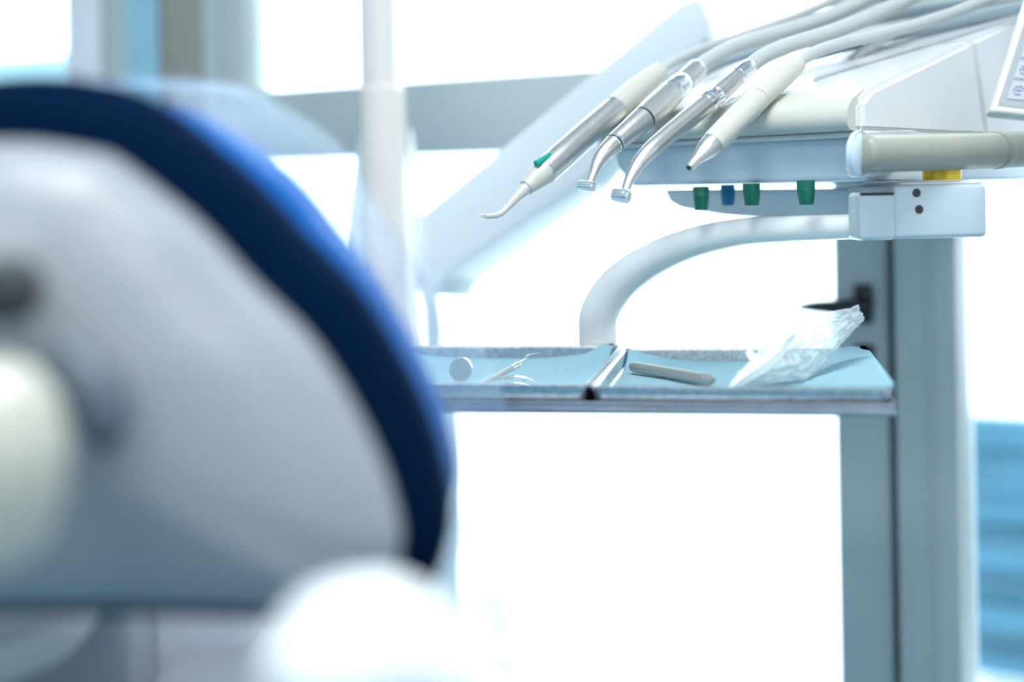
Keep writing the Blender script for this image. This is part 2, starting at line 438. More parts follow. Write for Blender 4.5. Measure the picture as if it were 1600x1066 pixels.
# pan under the housing, behind the coloured knobs
def PU(x, y): return P(x, y, 1.34)
ol = [PU(1036, 296), PU(1045, 316), PU(1062, 325), PU(1100, 332), PU(1130, 336), PU(1345, 352), PU(1345, 296)]
ol = [Vector((p.x, p.y - .12*max(0, (i in (5, 6))), p.z)) for i, p in enumerate(ol)]
finish('under_pan', prism(ol, CB*.10, .003, 3), ARMW, con)
# coloured regulator knobs under the front edge
def knob(x, y0, y1, wpx, d, m, lab):
    p0, p1 = P(x, y0-6, d), P(x, y1, d); L = p0.z-p1.z; r = wpx/2/F*d
    bm = bmesh.new(); tube(bm, [p0, (p0.x, p0.y, p1.z)], [(0, r), (L*.35, r), (L*.36, r*1.02), (L*.92, r*.86), (L, r*.78)], 28, lobes=14, lobe_amp=.015)
    o = finish('regulator_knob', bm, m, con); o['label'] = lab
knob(1095, 298, 329, 25, 1.235, GREEN, 'green knob')
knob(1137, 296, 321, 22, 1.275, BLUEP, 'blue knob')
knob(1174, 293, 321, 27, 1.20, GREEN, 'green knob')
knob(1259, 288, 320, 28, 1.15, GREEN, 'green knob')
# grab bar on the near side with its collar
bm = bmesh.new(); pb = Path([P(1341, 240, 1.080), P(1560, 235, 1.165), P(1720, 226, 1.24)])
rb = .0148
prof = rounded_caps([(0, rb), (pb.L*.45, rb), (pb.L, rb)])
tube(bm, pb, prof, 40); hb = finish('grab_bar', bm, BARM, con)
bm = bmesh.new(); pc = Path([P(1553, 235, 1.162), P(1566, 234.6, 1.168)]); tube(bm, pc, [(0, rb*1.01), (.001, rb*1.05), (pc.L-.001, rb*1.05), (pc.L, rb*1.01)], 40); finish('grab_bar_ring', bm, BARM, hb)
bm = bmesh.new(); c0 = P(1340, 243, 1.085)
pc = Path([P(1334, 240, 1.086), P(1351, 240, 1.080)])
tube(bm, pc, rounded_caps([(0, .0172), (pc.L, .0176)]), 40); finish('bar_socket', bm, LOWER, con)
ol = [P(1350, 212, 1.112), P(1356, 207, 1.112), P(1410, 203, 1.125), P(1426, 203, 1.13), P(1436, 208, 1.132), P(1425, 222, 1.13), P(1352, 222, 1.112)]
finish('bar_shade_plate', prism(ol, Vector((0, .006, 0)), .001, 2), FRAME, con)  # solid plate standing in for the dark shadow above the bar
finish('bar_bracket', obox(K(-.012, .0, .012), CA*.03, CB*.03, Vector((0, 0, .032)), .006, 4), WHITE, con)

# control panel at the upper right
pq = [P(1546, 174, 1.075), P(1700, 190, 1.075), P(1770, -30, 1.13), P(1622, -60, 1.13)]
nrm = (pq[1]-pq[0]).cross(pq[3]-pq[0]).normalized()
if nrm.y > 0: nrm = -nrm
cp = finish('control_panel', prism(pq, -nrm*.012, .003, 4), PANELW, con)
def pan(u, v, lift=0.0):
    a = pq[0].lerp(pq[1], u); b = pq[3].lerp(pq[2], u); return a.lerp(b, v) + nrm*lift
finish('panel_face', prism([pan(.06, .04), pan(.94, .04), pan(.94, .96), pan(.06, .96)], nrm*.0006, .0002, 1), PANELG, cp)
for r_ in range(3):
    for c_ in range(4):
        u0, v0 = .13 + c_*.2, .085 + r_*.135
        bt = finish('button', prism([pan(u0, v0, .0006), pan(u0+.17, v0, .0006), pan(u0+.17, v0+.115, .0006), pan(u0, v0+.115, .0006)], nrm*.0008, .0003, 1), BUTTON, cp)
        bm = bmesh.new(); c = pan(u0+.085, v0+.058, .0017)
        ux = (pq[1]-pq[0]).normalized(); uy = (pq[3]-pq[0]).normalized()
        pts = [c + ux*math.cos(t)*.0042 + uy*math.sin(t)*.0042 for t in [i/20*1.7*math.pi + c_ for i in range(21)]]
        tube(bm, Path(pts, False), [(0, .0006), (Path(pts, False).L, .0006)], 6)
        tube(bm, [c-ux*.002, c+ux*.002], [(0, .0007), (.004, .0007)], 6)
        finish('icon', bm, ICON, bt)
# seams and tiny screw on the side face are in the shells; small panel mark
# ------------------------------------------------------------------ swing arm with pivot block and curved tube
sw = thing('swing_arm', 'white curved tube arm with square pivot block hanging below the console', 'swing arm', P(935, 540, 1.345))
zb0, zb1 = -.0385, .0015
bq0 = P(1397, 374, 1.115); bq1 = P(1544, 371, 1.130)
BX = Vector((bq1.x-bq0.x, bq1.y-bq0.y, 0)); BN = BX.normalized(); BY = Vector((-BN.y, BN.x, 0))
BH = P(1397, 289, 1.115).z - bq0.z
bm = obox(bq0, BX, BY*.09, Vector((0, 0, BH)), .004, 4)
blk = finish('pivot_block', bm, BLOCKM, sw)
tp = bq0 + Vector((0, 0, BH))
bm = obox(tp + BN*.006 + BY*.003, BN*(BX.length-.008), BY*.08, Vector((0, 0, .0018)), .0006, 2)
obox(tp + BN*.002 + BY*.010 + Vector((0, 0, .0018)), BN*(BX.length*.75), BY*.05, Vector((0, 0, .0018)), .0006, 2, bm)
finish('top_plate', bm, WHITE, sw)
bm = obox(bq0 - BN*.0275 + Vector((0, 0, -.0005)), BN*.030, BY*.026, Vector((0, 0, BH-.005)), .004, 4)
finish('knuckle', bm, BLOCKM, sw)
finish('slot', obox(bq0 - BN*.0265 - BY*.0004 + Vector((0, 0, BH-.008)), BN*.027, BY*.004, Vector((0, 0, .0022)), .0004, 1), DARK, sw)
for (b, z, r) in ((.0195, BH-.0065, .0034), (.0215, BH-.0195, .0034)):
    bm = bmesh.new(); hc = bq0 + BN*b + Vector((0, 0, z)) - BY*.0006; tube(bm, [hc, hc+BY*.003], [(0, r), (.003, r)], 20); finish('screw_hole', bm, DARK, blk)
# yellow lobed locking knob
kc = P(1472, 283, 1.150)
bm = bmesh.new(); tube(bm, [kc, kc+Vector((0, 0, .013))], [(0, .0138), (.001, .0150), (.0115, .0150), (.013, .013)], 72, lobes=8, lobe_amp=.05)
finish('locking_knob', bm, YELLOW, sw)['label'] = 'yellow lobed knob'
pts = [P(1385, 353, 1.125), P(1310, 355, 1.165), P(1230, 358, 1.20), P(1150, 364, 1.24), P(1070, 383, 1.28), P(1008, 412, 1.31), P(962, 448, 1.33), P(936, 490, 1.34), P(934, 524, 1.345)]
rad = [20, 20, 20.5, 22, 25, 28, 30.5, 31.5, 31.5]
dd = [1.125, 1.165, 1.20, 1.24, 1.28, 1.31, 1.33, 1.34, 1.345]
finish('curved_tube', utube(pts, [r/F*d for r, d in zip(rad, dd)], seg=40), TUBEW, sw)
pp = P(934, 524, 1.345); r0 = 31.5/F*1.345
bm = bmesh.new(); tube(bm, [pp, pp-Vector((0, 0, .05))], [(0, r0*.96), (.0012, r0*.96), (.0012, r0*.99), (.002, r0), (.05, r0)], 40); finish('base_collar', bm, mat('collar_plastic', (.78, .77, .74), .35), sw)
bm = bmesh.new(); tube(bm, [pp+Vector((0, 0, .0006)), pp-Vector((0, 0, .001))], [(0, r0*.97), (.0016, r0*.97)], 40); finish('collar_seam', bm, DARK, sw)

# ------------------------------------------------------------------ instruments with their hoses
def px_r(r, d): return r/F*d
def inst_parts(t, path, segs, m_default=None):
    """segs: (name, material, [(key pixel point distance fraction s, r)...])"""
    for name, m, prof, kw in segs:
        bm = bmesh.new(); tube(bm, path, prof, **kw); finish(name, bm, m, t)
def dl(x, tbl):
    """depth from px table"""
    for (x0, d0), (x1, d1) in zip(tbl, tbl[1:]):
        if x <= x1: return d0 + (d1-d0)*(x-x0)/(x1-x0)
    return tbl[-1][1]
def mk(points, tbl): return [P(x, y, dl(x, tbl)) for x, y, r in points], [px_r(r, dl(x, tbl)) for x, y, r in points]
def section(t, name, m, points, tbl, seg=40, smooth=True, parent=None):
    pts, rr = mk(points, tbl)
    p = Path(pts, smooth)
    if smooth and len(pts) > 2: ds = [p.c[i*16] for i in range(len(pts))]
    elif smooth: ds = [0, p.L]
    else: ds = p.c
    bm = bmesh.new(); tube(bm, p, list(zip(ds, rr)), seg); return finish(name, bm, m, parent or t)
def steps(t, name, m, a, b, prof, tbl, seg=40, lobes=0, amp=0):
    """straight section from a to b (pixels) with (fraction, px radius) profile"""
    A = P(a[0], a[1], dl(a[0], tbl)); B = P(b[0], b[1], dl(b[0], tbl)); L = (B-A).length
    bm = bmesh.new(); tube(bm, [A, B], [(f*L, px_r(r, dl((a[0]+b[0])/2, tbl))) for f, r in prof], seg, lobes=lobes, lobe_amp=amp)
    return finish(name, bm, m, t)
HOSE_N = [0]
def hose(t, pts, r, m=HOSE, name='hose'):
    n = len(pts); ps = [P(x, y, d) for x, y, d in pts]
    # beyond the frame every hose turns down into the rear of the console
    k = HOSE_N[0]; HOSE_N[0] += 1
    if k < 4:
        ps += [K(-.02-.022*k, .37, .262), K(-.03-.022*k, .455, .225), K(-.02-.022*k, .475, .15), K(.118-.026*k, .436, .10)]
    else:
        j = k-4
        ps += [K(-.005-.024*j, .43, .215), K(-.005-.022*j, .462, .185), K(.0-.01*j, .462, .15), K(.03-.012*j*0+.024*j-.01, .436, .125)]
    pts = list(pts) + [(0, 0, pts[-1][2])]*4
    return finish(name, utube(ps, [r/F*d for x, y, d in pts], seg=24), m, t)

# 1 the air and water syringe
T1 = [(740, 1.17), (860, 1.215), (1030, 1.315), (1100, 1.35)]
t = thing('syringe', 'ivory and steel air-water syringe with thin bent nozzle, leftmost of four instruments', 'dental syringe', P(962, 190, 1.28), 'dental instruments lying across the console rest')
section(t, 'nozzle', IVORY, [(758, 338.3, 4), (776, 337, 4.6), (788, 329, 5.5), (800, 316, 6.8), (812, 303, 8.5), (826, 291, 11.5)], T1)
steps(t, 'nozzle_tip', CHROME, (749, 338.6), (760, 338.3), [(0, 1.5), (.01, 2.6), (.5, 3.2), (1, 3.2)], T1, 20)
section(t, 'nose_cone', IVORY, [(822, 293.5, 12.5), (828, 288.5, 14.5), (838, 279.5, 18), (852, 267, 21)], T1)
section(t, 'barrel', STEEL, [(850, 269, 21.2), (880, 242, 21.5), (920, 206, 20.5), (950, 180, 20), (968, 164, 19.5)], T1)
section(t, 'rear_grip', IVORY, [(962, 169, 20), (985, 149, 19.8), (1003, 134, 19)], T1)
section(t, 'hose_boot', IVORY, [(1002.6, 134.3, 18.6), (1018, 122, 17), (1032, 111, 14.5)], T1)
bm = bmesh.new(); A = P(837, 257, 1.20); B = P(866, 237, 1.215)
tube(bm, [A, B], [(0, .002), (.001, .0032), ((B-A).length-.008, .0026), ((B-A).length, .001)], 20); finish('push_button', bm, TEAL, t)['label'] = 'teal push button'
hose(t, [(1030, 112.5, 1.315), (1052, 97, 1.33), (1090, 79, 1.345), (1150, 58, 1.36), (1215, 36, 1.37), (1290, 6, 1.38), (1400, -50, 1.40)], 7)

def contra_head(t, cx, cy, d, r, ln, m=CHROME):
    c = P(cx, cy, d); ax = Vector((.86, -.46, -.14)).normalized(); rr = px_r(r, d); L = px_r(ln, d)
    bm = bmesh.new(); tube(bm, [c-ax*L/2, c+ax*L/2], [(0, rr*.55), (L*.05, rr*.86), (L*.16, rr*.95), (L*.5, rr), (L*.74, rr), (L*.745, rr*.93), (L*.77, rr*.93), (L*.775, rr*1.02), (L*.95, rr*1.02), (L, rr*.9)], 40)
    h = finish('head', bm, m, t)
    bm = bmesh.new(); tube(bm, [c+ax*L*.5, c+ax*L*.515], [(0, rr*.62), (L*.015, rr*.6)], 28); finish('head_cap', bm, STEEL, h)
# 2 contra-angle handpiece on its motor
T2 = [(900, 1.155), (1000, 1.205), (1100, 1.275), (1200, 1.32)]
t = thing('contra_angle_handpiece', 'stepped steel handpiece with small bent head, second instrument from the left', 'dental handpiece', P(1007, 184, 1.22), 'dental instruments lying across the console rest')
contra_head(t, 915.5, 290.5, 1.160, 8.6, 27)
section(t, 'neck', STEEL, [(921, 287, 6.5), (925, 277, 7), (932, 258, 9.5), (940, 244, 12), (950, 233, 14.3), (959, 225, 15.3)], T2)
steps(t, 'neck_ring', CHROME, (958, 226), (964, 220.5), [(0, 15.6), (.2, 16), (.3, 15), (.5, 15), (.6, 16.2), (1, 16.4)], T2)
steps(t, 'seam', DARK, (960.3, 224), (961.8, 222.6), [(0, 15.7), (1, 15.7)], T2)
section(t, 'body', STEEL, [(962, 222.3, 16.2), (985, 203, 18.3), (1005, 186, 20)], T2)
steps(t, 'seam', DARK, (1004.5, 186.5), (1006.5, 184.8), [(0, 19.6), (1, 19.6)], T2)
section(t, 'motor', STEEL, [(1006, 185, 20.4), (1025, 168, 21), (1048, 147, 20.6)], T2)
steps(t, 'motor_collar', CHROME, (1047, 148), (1068, 128.5), [(0, 19), (.05, 20), (.25, 20), (.27, 18.6), (.38, 18.6), (.4, 19.5), (.9, 18.8), (1, 17)], T2)
steps(t, 'coupling', STEEL, (1067, 129.5), (1091, 106.5), [(0, 15), (.1, 15), (.12, 17), (.5, 17), (.95, 16.6), (1, 15.5)], T2)
hose(t, [(1088, 109, 1.268), (1108, 93, 1.28), (1150, 72, 1.30), (1215, 52, 1.32), (1290, 28, 1.335), (1360, -4, 1.35), (1450, -50, 1.37)], 12)
# 3 slim turbine handpiece
T3 = [(950, 1.115), (1020, 1.145), (1105, 1.19), (1172, 1.225), (1260, 1.25)]
t = thing('turbine_handpiece', 'slim steel handpiece with long smooth curve and round head, second from the right', 'dental handpiece', P(1105, 162, 1.185), 'dental instruments lying across the console rest')
contra_head(t, 970, 305.5, 1.125, 11.5, 29)
section(t, 'neck', STEEL, [(977, 298, 7.5), (981, 286, 8), (990, 268, 10), (1001, 251, 12), (1018, 233, 14), (1045, 210, 15.2), (1075, 185.5, 15.8), (1104, 162, 16)], T3)
steps(t, 'collar', CHROME, (1103, 163), (1118, 150), [(0, 16.4), (.1, 17), (.3, 17), (.34, 15.8), (.42, 15.8), (.46, 17), (.9, 16.6), (1, 15.8)], T3, seg=56)
steps(t, 'grip_ring', CHROME, (1111, 156), (1120, 148.5), [(0, 16.6), (.2, 17), (.9, 16.8), (1, 16)], T3, seg=72, lobes=18, amp=.03)
section(t, 'body', STEEL, [(1118, 150, 15.6), (1135, 135, 15), (1152, 120, 13.6)], T3)
steps(t, 'coupling', CHROME, (1150, 121.5), (1172, 104), [(0, 13.8), (.15, 13.8), (.18, 14.8), (.9, 14.6), (1, 13)], T3)
hose(t, [(1169, 106.5, 1.224), (1190, 90, 1.235), (1230, 72, 1.25), (1300, 50, 1.27), (1370, 22, 1.29), (1430, -8, 1.31), (1500, -50, 1.33)], 12.5)
# 4 cream scaler handpiece
T4 = [(1070, 1.105), (1130, 1.135), (1184, 1.165), (1246, 1.20), (1300, 1.23)]
t = thing('scaler_handpiece', 'ivory handpiece with a bare conical steel nose, rightmost of four instruments', 'dental handpiece', P(1184, 154, 1.165), 'dental instruments lying across the console rest')
section(t, 'nose', STEEL, [(1076.5, 262, 6), (1080, 258.5, 7), (1088, 249.5, 9), (1095, 242, 12.5), (1104, 233, 17), (1114, 224, 19.2)], T4)
steps(t, 'nose_hole', DARK, (1075.8, 262.8), (1078, 260.5), [(0, 4.2), (1, 4.2)], T4, 20)
section(t, 'grip', IVORY, [(1112.5, 225.5, 19.6), (1130, 208, 20.2), (1160, 178, 20.2), (1184, 154.5, 19.6)], T4)
section(t, 'rear_sleeve', IVORY, [(1184.4, 154, 19.2), (1205, 135, 19), (1225, 117, 18.2), (1240, 104, 16.5), (1246, 99, 14.5)], T4)
g = P(1184, 182, 1.165-.016)
bm = bmesh.new()
for i in range(5):
    q = P(1168+i*5, 197-i*5.2, 1.142 + i*.002); tube(bm, [q, q+Vector((.0013, .0, .0013))], [(0, .0004), (.0018, .0004)], 6)
finish('marking', bm, ICON, t)
hose(t, [(1243, 101.5, 1.198), (1262, 88, 1.21), (1300, 72, 1.225), (1370, 55, 1.245), (1440, 36, 1.265), (1510, 12, 1.285), (1600, -30, 1.31)], 9.5)
# hoses that run behind
def loose_hose(lab, pts, r, m=HOSEB):
    o = hose(None, pts, r, m, 'supply_hose'); tag(o, lab, 'hose', 'supply hoses behind the instruments')
loose_hose('grey hose bowing low behind the second and third instrument hoses', [(1098, 112, 1.345), (1130, 96, 1.35), (1180, 82, 1.355), (1240, 68, 1.37), (1300, 46, 1.385), (1380, 28, 1.40), (1500, 6, 1.42), (1640, -30, 1.45)], 9)
loose_hose('dark blue-grey hose crossing just above the console top at the right', [(1270, 84, 1.29), (1330, 68, 1.31), (1390, 54, 1.325), (1460, 40, 1.335), (1530, 26, 1.345), (1620, 10, 1.36), (1700, 2, 1.37)], 11)
loose_hose('thin grey hose dipping onto the console top below the others', [(1326, 104, 1.30), (1344, 84, 1.30), (1372, 66, 1.305), (1420, 40, 1.33), (1480, 22, 1.36), (1560, 6, 1.38), (1640, -8, 1.40)], 8, HOSE)

# ------------------------------------------------------------------ tray shelf with two trays
TX = Vector((-0.986, 0.167, 0)); TY = Vector((0.167, 0.986, 0)); T0 = P(1395, 606, 0.97)
TZ = T0.z
def TT(x, y, z): return T0 + TX*x + TY*y + Vector((0, 0, z))
sh = thing('tray_shelf', 'steel shelf holding both instrument trays below the console', 'shelf', TT(.2, .15, -.020))
bm = obox(TT(-.003, -.004, -.0195), TX*.445, TY*.275, Vector((0, 0, .0055)), .0015, 2)
finish('shelf_plate', bm, SHELFM, sh)
bm = obox(TT(-.003, -.0045, -.0140), TX*.445, TY*.003, Vector((0, 0, .0035)), .0008, 2)
obox(TT(-.003, -.0045, -.0140), TX*.003, TY*.275, Vector((0, 0, .0035)), .0008, 2, bm)
finish('shelf_lip', bm, SHELFM, sh)
# bracket from under the shelf to the collar of the swing arm
bc = P(934, 548, 1.345)
finish('shelf_bracket', obox(Vector((bc.x-.025, 1.10, TZ-.027)), Vector((.05, 0, 0)), Vector((0, bc.y+.02-1.10, 0)), Vector((0, 0, .0075)), .002, 2), FRAME, sh)
def make_tray(x0, wd, dp, label, zoff=0.0):
    fl = .0035; d = .0135; th = .0009
    root = thing('instrument_tray', label, 'tray', TT(x0+wd/2, dp/2, -.0135), 'steel trays side by side on the shelf')
    bm = bmesh.new()
    def loop(ins, z, r=.012, n=5):
        pts = []
        for cx, cy, a0 in ((wd-ins-r, dp-ins-r, 0), (ins+r, dp-ins-r, 90), (ins+r, ins+r, 180), (wd-ins-r, ins+r, 270)):
            for k in range(n+1):
                a = math.radians(a0 + 90*k/n); pts.append((cx+r*math.cos(a), cy+r*math.sin(a)))
        return [bm.verts.new(TT(x0+x, y, z+zoff)) for x, y in pts]
    L = [loop(-.0012, -.0022, .006), loop(-.0012, 0, .006), loop(.0012, .0002, .0055), loop(.003, -.0018, .005), loop(fl, -d+.002, .005), loop(fl+.003, -d, .005)]
    for a, b in zip(L, L[1:]):
        n = len(a)
        for k in range(n): bm.faces.new((a[k], a[(k+1) % n], b[(k+1) % n], b[k]))
    bm.faces.new(L[-1])
    Lo = [L[0], loop(.0002, -.0022, .006), loop(fl-th, -d-.0003+.001, .005), loop(fl+.003, -d-.0006, .005)]
    for a, b in zip(Lo, Lo[1:]):
        n = len(a)
        for k in range(n): bm.faces.new((a[k], b[k], b[(k+1) % n], a[(k+1) % n]))
    bm.faces.new(Lo[-1][::-1])
    finish('tray_pan', bm, TRAYM, root)
    # front wall bead
    return root
make_tray(0.001, .2055, .252, 'right steel tray lined with blue paper, holding the clear bag')
make_tray(0.2095, .2200, .262, 'left steel tray with speckled back wall, holding the dental mirror', .0012)
def liner(x0, wd, dp, label, right=False, zo=0.0):
    bm = bmesh.new(); NX, NY = 40, 30; g = []
    for i in range(NX+1):
        row = []
        for j in range(NY+1):
            u, v = i/NX, j/NY
            m_ = .0052
            x = x0 + m_ + (wd-2*m_)*u; y = m_ + (dp-2*m_)*v
            z = -.0128
            back = max(0, (v-.75)/.25)**1.5
            side = abs(2*u-1)
            z += .0105*back*side**3.0 + .002*back
            if right:
                rs = max(0, (.32-u)/.32)**1.1
                z += .0160*rs*(0.86+.14*min(1, v+.15))*(1-.0*back) * (1 - .8*back*side**3)
                x -= .0078*rs**2
                y += .005*back*rs
            else:
                z += .004*max(0, (u-.85)/.15)
                z += .009*max(0, (.12-u)/.12)*v
            z += .0006*noise.noise(Vector((u*7, v*6, 3.1)))
            z = min(z, .0022)
            row.append(bm.verts.new(TT(x, y, z + zo)))
        g.append(row)
    for i in range(NX):
        for j in range(NY): bm.faces.new((g[i][j], g[i+1][j], g[i+1][j+1], g[i][j+1]))
    r = bmesh.ops.solidify(bm, geom=bm.faces[:], thickness=.0003)
    return tag(finish('paper_liner', bm, LINER, angle=80), label, 'tray liner', 'blue paper liners in the trays')
liner(.001, .2055, .252, 'light blue paper liner folded up over the right corner of the right tray', True)
liner(.2095, .2200, .262, 'light blue paper liner lying under the mirror in the left tray', False, .0012)

# mirror
m0 = P(720, 578, 1.11)
t = thing('dental_mirror', 'round dental mirror standing up on its edge in the left tray', 'dental mirror', P(716, 596, 1.10))
ax = Vector((-.28, -.92, .22)).normalized(); rr = .0098
bm = bmesh.new(); tube(bm, [m0-ax*.001, m0+ax*.001], [(0, rr*.9), (.0003, rr), (.0017, rr), (.002, rr*.94)], 48); finish('mirror_rim', bm, CHROME, t)
bm = bmesh.new(); tube(bm, [m0+ax*.0008, m0+ax*.0012], [(0, rr*.92), (.0004, rr*.92)], 48)
MIR = mat('mirror_face', (.22, .30, .31), .35, metal=.2); finish('mirror_glass', bm, MIR, t)
bm = utube([P(713, 594, 1.115), P(711, 601, 1.10), P(704, 606, 1.06), P(676, 612, 1.03)], [.0011, .0012, .0022, .0028], seg=14); finish('stem', bm, STEEL, t)
# probe
t = thing('dental_probe', 'steel probe with knurled handle and kinked tip leaning up in the left tray', 'dental probe', P(770, 592, 1.08))
TP = [(730, 1.03), (812, 1.12), (845, 1.14)]
section(t, 'handle', MATTE, [(738, 608, 4), (765, 594, 4.3), (790, 580.5, 4.5), (811, 569, 4.2)], TP, 20)
section(t, 'tip', CHROME, [(810, 569.5, 3), (818, 564, 2), (823, 561, 1.4), (822, 557.5, 1.2), (826, 554.5, 1.1), (842, 551.5, .7)], TP, 12)
for i, x in enumerate((800, 804, 808)):
    y = 575.2-(x-800)*.56; steps(t, 'ring', CHROME, (x, y), (x+1.6, y-.9), [(0, 5), (1, 5)], TP, 20)
# tweezers
t = thing('tweezers', 'curved steel tweezers lying flat behind the probe in the left tray', 'tweezers', P(800, 600, 1.09))
TW = [(740, 1.06), (790, 1.10), (855, 1.10)]
section(t, 'arm', CHROME, [(757, 600, 2.4), (775, 594, 2.6), (800, 589, 2.4), (825, 592, 2), (846, 605, 1.2)], TW, 12)
section(t, 'arm', CHROME, [(757, 601, 2.4), (778, 599, 2.6), (800, 598, 2.4), (822, 601, 2), (844, 607, 1.2)], TW, 12)
# steel rod in the right tray
t = thing('steel_instrument', 'thick matt steel instrument handle lying across the right tray', 'instrument handle', P(1050, 588, 1.14))
TR = [(985, 1.175), (1115, 1.075)]
section(t, 'handle', MATTE, [(988, 572, 5), (989.5, 573, 8.2), (1020, 578, 8.6), (1060, 585, 9), (1096, 591.5, 9.4), (1108, 593.6, 9), (1114, 595, 5)], TR, 30)
steps(t, 'end_ring', MATTE, (1098, 592), (1104, 593), [(0, 9.6), (.2, 10), (.8, 10), (1, 9.6)], TR, 30)

# crumpled clear bag
def bag():
    bm = bmesh.new(); NU, NV = 46, 22
    ctr = [(1140, 606, 1.045, 3), (1172, 588, 1.06, 18), (1205, 568, 1.075, 34), (1240, 554, 1.09, 48), (1275, 534, 1.10, 40), (1305, 512, 1.11, 26), (1330, 498, 1.115, 17), (1346, 488, 1.12, 12)]
    def samp(u):
        f = u*(len(ctr)-1); i = min(int(f), len(ctr)-2); t = f-i
        t = t*t*(3-2*t)*.4 + t*.6
        return [a+(b-a)*t for a, b in zip(ctr[i], ctr[i+1])]
    for side in (-1, 1):
        g = []
        for i in range(NU+1):
            u = i/NU; x, y, d, h = samp(u); row = []
            for j in range(NV+1):
                v = j/NV*2-1
                n = noise.noise(Vector((u*7, v*2.2, 5))); n2 = noise.noise(Vector((u*17, v*5, 9+side)))
                X = x + v*h*.38 + n*5*(1-abs(v)**4); Y = y + v*h*.9 + n2*2.5 + 4*noise.noise(Vector((u*9, v*1.5, 2)))
                puff = (1-v*v)**.5 * .016 * min(1, (1-u)*3+.15)
                ridge = (abs(noise.noise(Vector((u*10+2, v*3.5, side*4))))-.15)*.016
                Y = min(Y, 604)
                row.append(bm.verts.new(P(X, Y, d + side*puff + ridge)))
            g.append(row)
        for i in range(NU):
            for j in range(NV): bm.faces.new((g[i][j], g[i+1][j], g[i+1][j+1], g[i][j+1]))
    bmesh.ops.remove_doubles(bm, verts=bm.verts, dist=.0002)
    return bm
t = thing('plastic_bag', 'crumpled clear plastic bag standing up out of the right tray', 'plastic bag', P(1220, 605, 1.07))
finish('bag_film', bag(), BAGM, t, angle=25)
bm = bmesh.new()
NS = 16; g = []
cs = [(1140, 608, 2), (1160, 592, 9), (1190, 572, 12), (1215, 552, 11), (1228, 532, 8), (1240, 522, 3)]
for (x, y, h) in cs: g.append([bm.verts.new(P(x-h*.5, y-h, 1.030+(x-1140)*.0003)), bm.verts.new(P(x, y-h*.2, 1.022+(x-1140)*.0003)), bm.verts.new(P(x+h*.6, y+h*.7, 1.026+(x-1140)*.0003))])
for a, b in zip(g, g[1:]):
    for k in range(2): bm.faces.new((a[k], b[k], b[k+1], a[k+1]))
bmesh.ops.subdivide_edges(bm, edges=bm.edges[:], cuts=2, smooth=.6, use_grid_fill=True)
bmesh.ops.solidify(bm, geom=bm.faces[:], thickness=.0006)
finish('paper_edge', bm, PAPERW, t, angle=60)
bm = utube([P(1170, 552, 1.075), P(1176, 560, 1.07), P(1188, 570, 1.062)], [.003, .0036, .003], seg=18); finish('bag_fold', bm, PAPERW, t)
bm = bmesh.new(); c = P(1332, 487, 1.098); pts = [c+RV*math.cos(a)*.0024+UV*math.sin(a)*.0022 for a in [k/16*2*math.pi for k in range(15)]]
tube(bm, Path(pts, False), [(0, .0003), (Path(pts, False).L, .0003)], 6)
tube(bm, [c-RV*.001, c+RV*.0012], [(0, .0004), (.0022, .0004)], 6); finish('printed_mark', bm, PANELG, t)

# ------------------------------------------------------------------ the dental chair in the foreground
DC = 0.66
cb = P(60, 1000, DC); cb.z = 0
ch = thing('dental_chair', 'large navy dental chair with a grey shell back, out of focus in the left foreground', 'dental chair', cb)
half = [(60, 118), (150, 126), (240, 152), (315, 206), (392, 272), (468, 354), (554, 443), (618, 541), (668, 642), (698, 735), (708, 812), (692, 880), (664, 935), (622, 957), (560, 958), (450, 955), (330, 950), (200, 948), (60, 948)]
out = half + [(120-x, y) for x, y in half[-2:0:-1]]
# 2d outline in metres in the plane at DC
def to2(p): return ((p[0]-800)/F*DC, (HOR-p[1])/F*DC)
base2 = [to2(p) for p in out]
sm = smooth_poly([(x, y) for x, y in base2], 4)
sm = [Vector((p[0], p[1])) for p in sm]
# outward normals
N = len(sm)
area2 = sum(sm[i].x*sm[(i+1) % N].y - sm[(i+1) % N].x*sm[i].y for i in range(N))
sgn = 1 if area2 > 0 else -1
nrm2 = []
for i in range(N):
    tg = sm[(i+2) % N] - sm[(i-2) % N]; n_ = Vector((tg.y, -tg.x))*sgn; n_.normalize(); nrm2.append(n_)
cen = Vector(((60-800)/F*DC, (HOR-560)/F*DC))
def loop2(off, d, scale=1.0, wob=0.0):
    r = []
    for i in range(N):
        q = sm[i] - nrm2[i]*off*(1 - .25*max(0, -nrm2[i].y)**3 + .55*max(0, nrm2[i].y)**2)
        q = cen + (q-cen)*scale
        if wob:
            q = q + nrm2[i]*wob*noise.noise(Vector((sm[i].x*30, sm[i].y*30, d*40)))
        r.append(EYEV + RV*q.x + UV*q.y + FV*d)
    return r
def loft(loops, cap0=True, cap1=True):
    bm = bmesh.new(); L = [[bm.verts.new(p) for p in l] for l in loops]
    for a, b in zip(L, L[1:]):
        n = len(a)
        for k in range(n): bm.faces.new((a[k], a[(k+1) % n], b[(k+1) % n], b[k]))
    if cap0: bm.faces.new(L[0][::-1])
    if cap1: bm.faces.new(L[-1])
    return bm
bm = loft([loop2(.0195, .622), loop2(.014, .624), loop2(.005, .632), loop2(.001, .645), loop2(0, .66), loop2(.001, .680), loop2(.006, .695), loop2(.014, .705), loop2(.03, .71)])
finish('backrest_cushion', bm, NAVY, ch, angle=60)
bm = loft([loop2(.0205, .6215), loop2(.021, .615), loop2(.0215, .606), loop2(.022, .596, .965), loop2(.022, .585, .88), loop2(.022, .577, .72), loop2(.022, .569, .5), loop2(.022, .566, .3), loop2(.022, .565, .1)], False, True)
finish('back_shell', bm, SHELLM, ch, angle=80)
